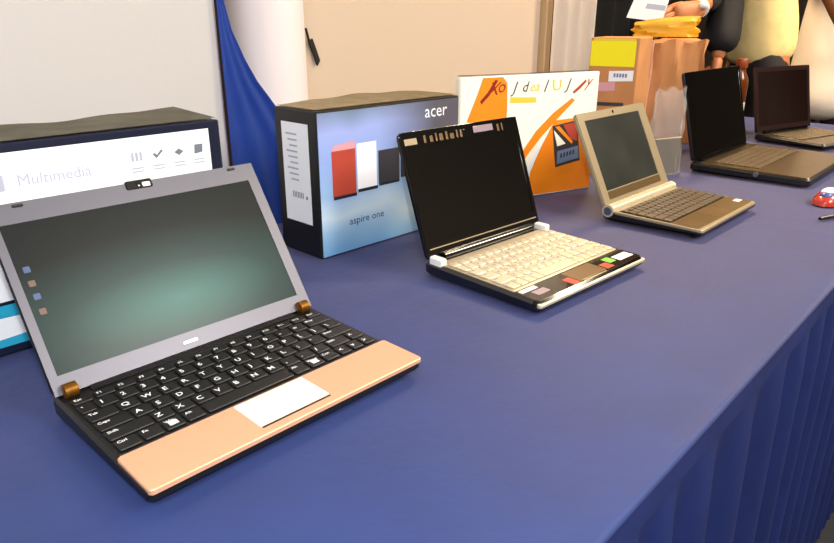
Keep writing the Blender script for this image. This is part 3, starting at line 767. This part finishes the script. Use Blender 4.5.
def hand(bm, wrist, direc, palm_n, side, L=.18, curl=.35, w=.035):
    """wrist point, pointing direction, palm normal, side=+1 puts the thumb on cross(direc, palm_n)"""
    d = Vector(direc).normalized(); n = Vector(palm_n); n = (n-d*n.dot(d)).normalized(); s = d.cross(n).normalized()*side
    wrist = Vector(wrist); pl = L*.50; q_ = L/.18; RR = lambda L_: [tuple(x*q_ for x in r) if isinstance(r, tuple) else r*q_ for r in L_]
    merge(bm, chain([wrist-d*.02, wrist+d*.02, wrist+d*pl*.55, wrist+d*pl*.95], RR([(.022, .024), (.022, .028), (.019, .037), (.015, .038)])))
    for k, (off, ln) in enumerate(((.027*q_, .44), (.009*q_, .49), (-.009*q_, .46), (-.026*q_, .36))):
        b = wrist+d*pl*.8+s*off; l = L*ln; pts = [b]; a = 0
        for q, fr in enumerate((.30, .38, .30, .25)):
            if q > 0: a += curl*(.9+.12*k)
            pts.append(pts[-1]+(d*math.cos(a)+n*math.sin(a))*l*fr)
        merge(bm, chain(pts, RR([.0095, .0095, .0088, .008, .0068]), 1))
    b = wrist+d*pl*.25+s*.02; t1 = (d*.55+s*.75+n*.2).normalized(); t2 = (d*.85+s*.25+n*.35).normalized()
    merge(bm, chain([b, b+t1*L*.17, b+t1*L*.17+t2*L*.16, b+t1*L*.17+t2*L*.28], RR([.013, .012, .010, .008]), 1))
def body(root, skin, facing, joints, hands, name='body'):
    """one continuous skinned figure, joints in coordinates local to root"""
    J = joints; V = []; E = []; R = []; idx = {}
    def add(k, p, r, par=None):
        idx[k] = len(V); V.append(Vector(p)); R.append(r)
        if par: E.append((idx[par], idx[k]))
    add('pelvis', J['pelvis'], (.105, .085))
    add('waist', J['waist'], (.105, .085), 'pelvis'); add('chest', J['chest'], (.135, .10), 'waist')
    add('neck0', J['neck'], (.07, .065), 'chest'); add('neck1', J['neck']+Vector((0, 0, .06)), (.052, .055), 'neck0')
    h = J['head']
    add('jaw', h+Vector((0, 0, -.06)), (.062, .068), 'neck1'); add('face', h, (.074, .088), 'jaw'); add('crown', h+Vector((0, 0, .075)), (.068, .082), 'face')
    for sd in ('L', 'R'):
        add('sh'+sd, J['sh'+sd], .058, 'neck0'); add('el'+sd, J['el'+sd], .043, 'sh'+sd)
        m = (Vector(J['el'+sd])+Vector(J['wr'+sd]))/2
        add('fa'+sd, m, .036, 'el'+sd); add('wr'+sd, J['wr'+sd], .025, 'fa'+sd)
        add('hip'+sd, J['hip'+sd], .088, 'pelvis'); add('kn'+sd, J['kn'+sd], .060, 'hip'+sd)
        cm = Vector(J['kn'+sd]).lerp(Vector(J['an'+sd]), .35)
        add('ca'+sd, cm, .054, 'kn'+sd); add('an'+sd, J['an'+sd], .036, 'ca'+sd)
        f = Vector(facing)
        add('toe'+sd, Vector(J['an'+sd])+f*.16+Vector((0, 0, -.055)), (.036, .028), 'an'+sd)
    bm = skin_mesh(V, E, R)
    f = Vector(facing).normalized(); s = Vector((-f.y, f.x, 0))
    merge(bm, chain([h+f*.070+Vector((0, 0, .035)), h+f*.092+Vector((0, 0, .005)), h+f*.102+Vector((0, 0, -.020)), h+f*.080+Vector((0, 0, -.032))], [.008, .011, .015, .010], 1))
    for k in (-1, 1):
        merge(bm, chain([h+s*k*.072+Vector((0, 0, .025)), h+s*k*.084+Vector((0, 0, .005)), h+s*k*.076+Vector((0, 0, -.025))], [.010, .013, .008], 1))
    for hd in hands: hand(bm, *hd)
    obj(name, bm, skin, root)
    for k in (-1, 1):
        b2_ = NB(); bmesh.ops.create_uvsphere(b2_, u_segments=10, v_segments=8, radius=.012, matrix=Matrix.Translation(h+f*.078+s*k*.031+Vector((0, 0, .018))))
        obj('eye', b2_, 'eye', root)
    b2_ = chain([h+f*.082+s*.022+Vector((0, 0, -.058)), h+f*.090+Vector((0, 0, -.056)), h+f*.082-s*.022+Vector((0, 0, -.058))], [.004, .007, .004], 1)
    obj('mouth', b2_, 'lip', root)
    hr = chain([h-f*.035+Vector((0, 0, -.03)), h-f*.025+Vector((0, 0, .04)), h+f*.01+Vector((0, 0, .095)), h+f*.045+Vector((0, 0, .088))], [(.070, .060), (.084, .075), (.070, .06), (.05, .03)])
    obj('hair', hr, 'hair', root)
    for sd in ('L', 'R'):
        a = Vector(J['an'+sd]); g = Vector((a.x, a.y, .0))
        sh = chain([g-f*.05+Vector((0, 0, .036)), g+f*.03+Vector((0, 0, .045)), g+f*.12+Vector((0, 0, .033)), g+f*.19+Vector((0, 0, .028))], [(.036, .036), (.044, .044), (.046, .033), (.034, .026)])
        for v in sh.verts: v.co.z = max(v.co.z, .001)
        obj('shoe', sh, 'shoe', root)
    tr = skin_mesh([J['pelvis']+Vector((0, 0, .10)), J['pelvis'], J['hipL'], J['knL'], Vector(J['anL'])+Vector((0, 0, .02)), J['hipR'], J['knR'], Vector(J['anR'])+Vector((0, 0, .02))],
                   [(0, 1), (1, 2), (2, 3), (3, 4), (1, 5), (5, 6), (6, 7)], [(.150, .125), (.165, .14), .120, .085, .07, .112, .085, .07], root=1)
    obj('trousers', tr, 'trousers', root)

# person in yellow: stands past the end of the table, side-on, facing left towards the bag
rA = Vector((1.43, 2.95, 0)); fA = Vector((-.90, -.43, 0)).normalized(); lA = Vector((-fA.y, fA.x, 0))  # lA = left of the person
pA = thing('person', 'person in a pale yellow shirt with long dark sleeves, holding a white packet', 'person', rA, 0)
z = lambda v: Vector((0, 0, v))
A = dict(pelvis=z(.93), waist=z(1.08)+fA*.02, chest=z(1.30)+fA*.06, neck=z(1.47)+fA*.10, head=z(1.66)+fA*.16)
A.update(shL=z(1.41)+fA*.09+lA*.15, elL=Vector((1.175, 2.74, 1.20))-rA, wrL=Vector((1.140, 2.68, .945))-rA,
         shR=z(1.41)+fA*.09-lA*.15, elR=Vector((1.150, 2.80, 1.20))-rA, wrR=Vector((1.010, 2.58, 1.128))-rA,
         hipL=z(.88)+lA*.09, hipR=z(.88)-lA*.09, knL=z(.49)+lA*.10+fA*.03, knR=z(.49)-lA*.10+fA*.02, anL=z(.085)+lA*.10, anR=z(.085)-lA*.10-fA*.03)
dR = Vector((-.19, -.06, -.055))
body(pA, 'skin_tan', fA, A, [(A['wrR'], dR, (0, .75, -.8), -1, .23, .45), (A['wrL'], Vector((-.01, -.02, -.15)), (-.8, -.4, 0), 1, .18, .25)])
sh = skin_mesh([z(.90), z(1.00)+fA*.01, z(1.12)+fA*.03, z(1.30)+fA*.06, z(1.43)+fA*.09, A['shL'], A['shR']], [(0, 1), (1, 2), (2, 3), (3, 4), (4, 5), (4, 6)],
               [(.135, .135), (.155, .14), (.15, .135), (.16, .13), (.09, .085), .085, .085])
obj('shirt', sh, 'shirt_yellow', pA)
sl_ = chain([A['shL'], A['elL'], A['elL'].lerp(A['wrL'], .5), A['wrL']+z(.02)], [.070, .058, .068, .080]); obj('sleeve', sl_, 'sleeve_black', pA)
sl_ = chain([A['shR'], A['elR'], A['elR'].lerp(A['wrR'], .5), A['wrR'].lerp(A['elR'], .18)], [.070, .055, .048, .042]); obj('sleeve', sl_, 'sleeve_black', pA)
bm = NB(); c_ = A['wrR']; dd = (A['wrR']-A['elR']).normalized()
tube(bm, [c_-dd*.008, c_+dd*.008], .030, seg=18, mi=0)
bmesh.ops.create_uvsphere(bm, u_segments=12, v_segments=8, radius=.016, matrix=Matrix.Translation(c_+Vector((.0, -.026, .012))))
obj('wristwatch', bm, 'sticker_white', pA).__setitem__('label', 'pale wristwatch')
# packet in the right hand
pk2 = thing('packet', 'white and violet paper packet held above the paper bag', 'packet', Vector((.762, 2.515, 1.098)), -.2)
bm = NB()
poly(bm, [(-.03, 0), (.09, -.015), (.115, .10), (.01, .12)], z=.0, fn=upright, th=.006)
poly(bm, [(.03, .03), (.095, .022), (.098, .038), (.035, .046)], z=.0004, mi=1, fn=upright)
poly(bm, [(.025, .065), (.07, .06), (.073, .075), (.03, .08)], z=.0004, mi=1, fn=upright)
obj('paper', bm, ['white', 'print_grey'], pk2, smooth=False)

# person in white at the far right edge
rE = Vector((1.95, 3.33, 0)); fE = Vector((-.35, -.93, 0)).normalized(); lE = Vector((-fE.y, fE.x, 0))
pE = thing('person', 'person in a long off-white tunic standing at the right edge beyond the table', 'person', rE, 0)
E_ = dict(pelvis=z(.93), waist=z(1.08), chest=z(1.30), neck=z(1.47), head=z(1.66)+fE*.03)
E_.update(shL=z(1.41)+lE*.17, elL=z(1.14)+lE*.24, wrL=z(.90)+lE*.23+fE*.06,
          shR=z(1.41)-lE*.17, elR=Vector((1.79, 2.98, 1.06))-rE, wrR=Vector((1.99, 2.90, 1.05))-rE,
          hipL=z(.88)+lE*.09, hipR=z(.88)-lE*.09, knL=z(.49)+lE*.10, knR=z(.49)-lE*.10, anL=z(.085)+lE*.10, anR=z(.085)-lE*.10)
body(pE, 'skin_dark', fE, E_, [(E_['wrR'], (.12, .02, -.08), (0, .8, -.3), 1, .18, .4), (E_['wrL'], (0, -.03, -.15), (.8, 0, 0), 1, .18, .3)])
sh = skin_mesh([z(.62), z(.80), z(.95), z(1.12), z(1.30), z(1.43), E_['shL'], E_['shR'], E_['shL'].lerp(E_['elL'], .5), E_['shR'].lerp(E_['elR'], .4)],
               [(0, 1), (1, 2), (2, 3), (3, 4), (4, 5), (5, 6), (5, 7), (6, 8), (7, 9)],
               [(.20, .16), (.19, .15), (.175, .14), (.165, .13), (.17, .13), (.09, .085), .085, .085, .075, .075])
obj('tunic', sh, 'shirt_white', pE)

# ------------------------------------------------------------------ light
def area(name, loc, target, size, power, col, sy=None):
    l = bpy.data.lights.new(name, 'AREA'); l.energy = power; l.color = col; l.size = size
    if sy: l.shape = 'RECTANGLE'; l.size_y = sy
    o = bpy.data.objects.new(name, l); C.objects.link(o); o.location = loc
    o.rotation_euler = (Vector(target)-Vector(loc)).to_track_quat('-Z', 'Y').to_euler()
    o['kind'] = 'structure'
    return o
WARM = (1, .72, .42); NEUT = (.95, .97, 1)
area('ceiling_or_fill_lamp', T(2.7, -1.5, 2.2), T(2.2, -.7, 0), .8, 110, WARM)
area('ceiling_or_fill_lamp', T(3.3, .9, 2.1), T(2.9, -1.0, .2), .7, 75, (1, .84, .60))  # added light, source unseen, aimed to brighten the people
area('ceiling_or_fill_lamp', T(.9, -1.5, 2.2), T(.8, -.5, 0), .7, 45, (1, .88, .72))
area('ceiling_or_fill_lamp', T(-.9, .7, 2.2), T(-.1, -.6, 0), .9, 45, NEUT)
area('ceiling_or_fill_lamp', T(1.5, 1.7, 1.9), T(1.3, -.8, .1), .9, 40, (1, .93, .84))  # added front fill for the skirt and box fronts, source unseen
l = bpy.data.lights.new('camera_flash', 'POINT'); l.energy = 9.5; l.color = (1, .98, .96); l.shadow_soft_size = .015
o = bpy.data.objects.new('camera_flash', l); C.objects.link(o); o.location = (.03, -.02, TH+.41); o['kind'] = 'structure'
w = bpy.data.worlds.new('World'); bpy.context.scene.world = w; w.use_nodes = True
w.node_tree.nodes['Background'].inputs[0].default_value = (1, .93, .85, 1); w.node_tree.nodes['Background'].inputs[1].default_value = .15

# ------------------------------------------------------------------ camera
cd = bpy.data.cameras.new('camera'); cam = bpy.data.objects.new('camera', cd); C.objects.link(cam)
cam.location = (0, 0, TH+.3408); cam.rotation_euler = (math.pi/2-.3574, -.0006, 0)
cd.sensor_width = 36; cd.lens = 36*674.45/834; cd.clip_start = .01
sc = bpy.context.scene; sc.camera = cam
vs = sc.view_settings; vs.view_transform = 'Standard'; vs.look = 'None'; vs.gamma = 1; vs.exposure = .75; vs.use_curve_mapping = False
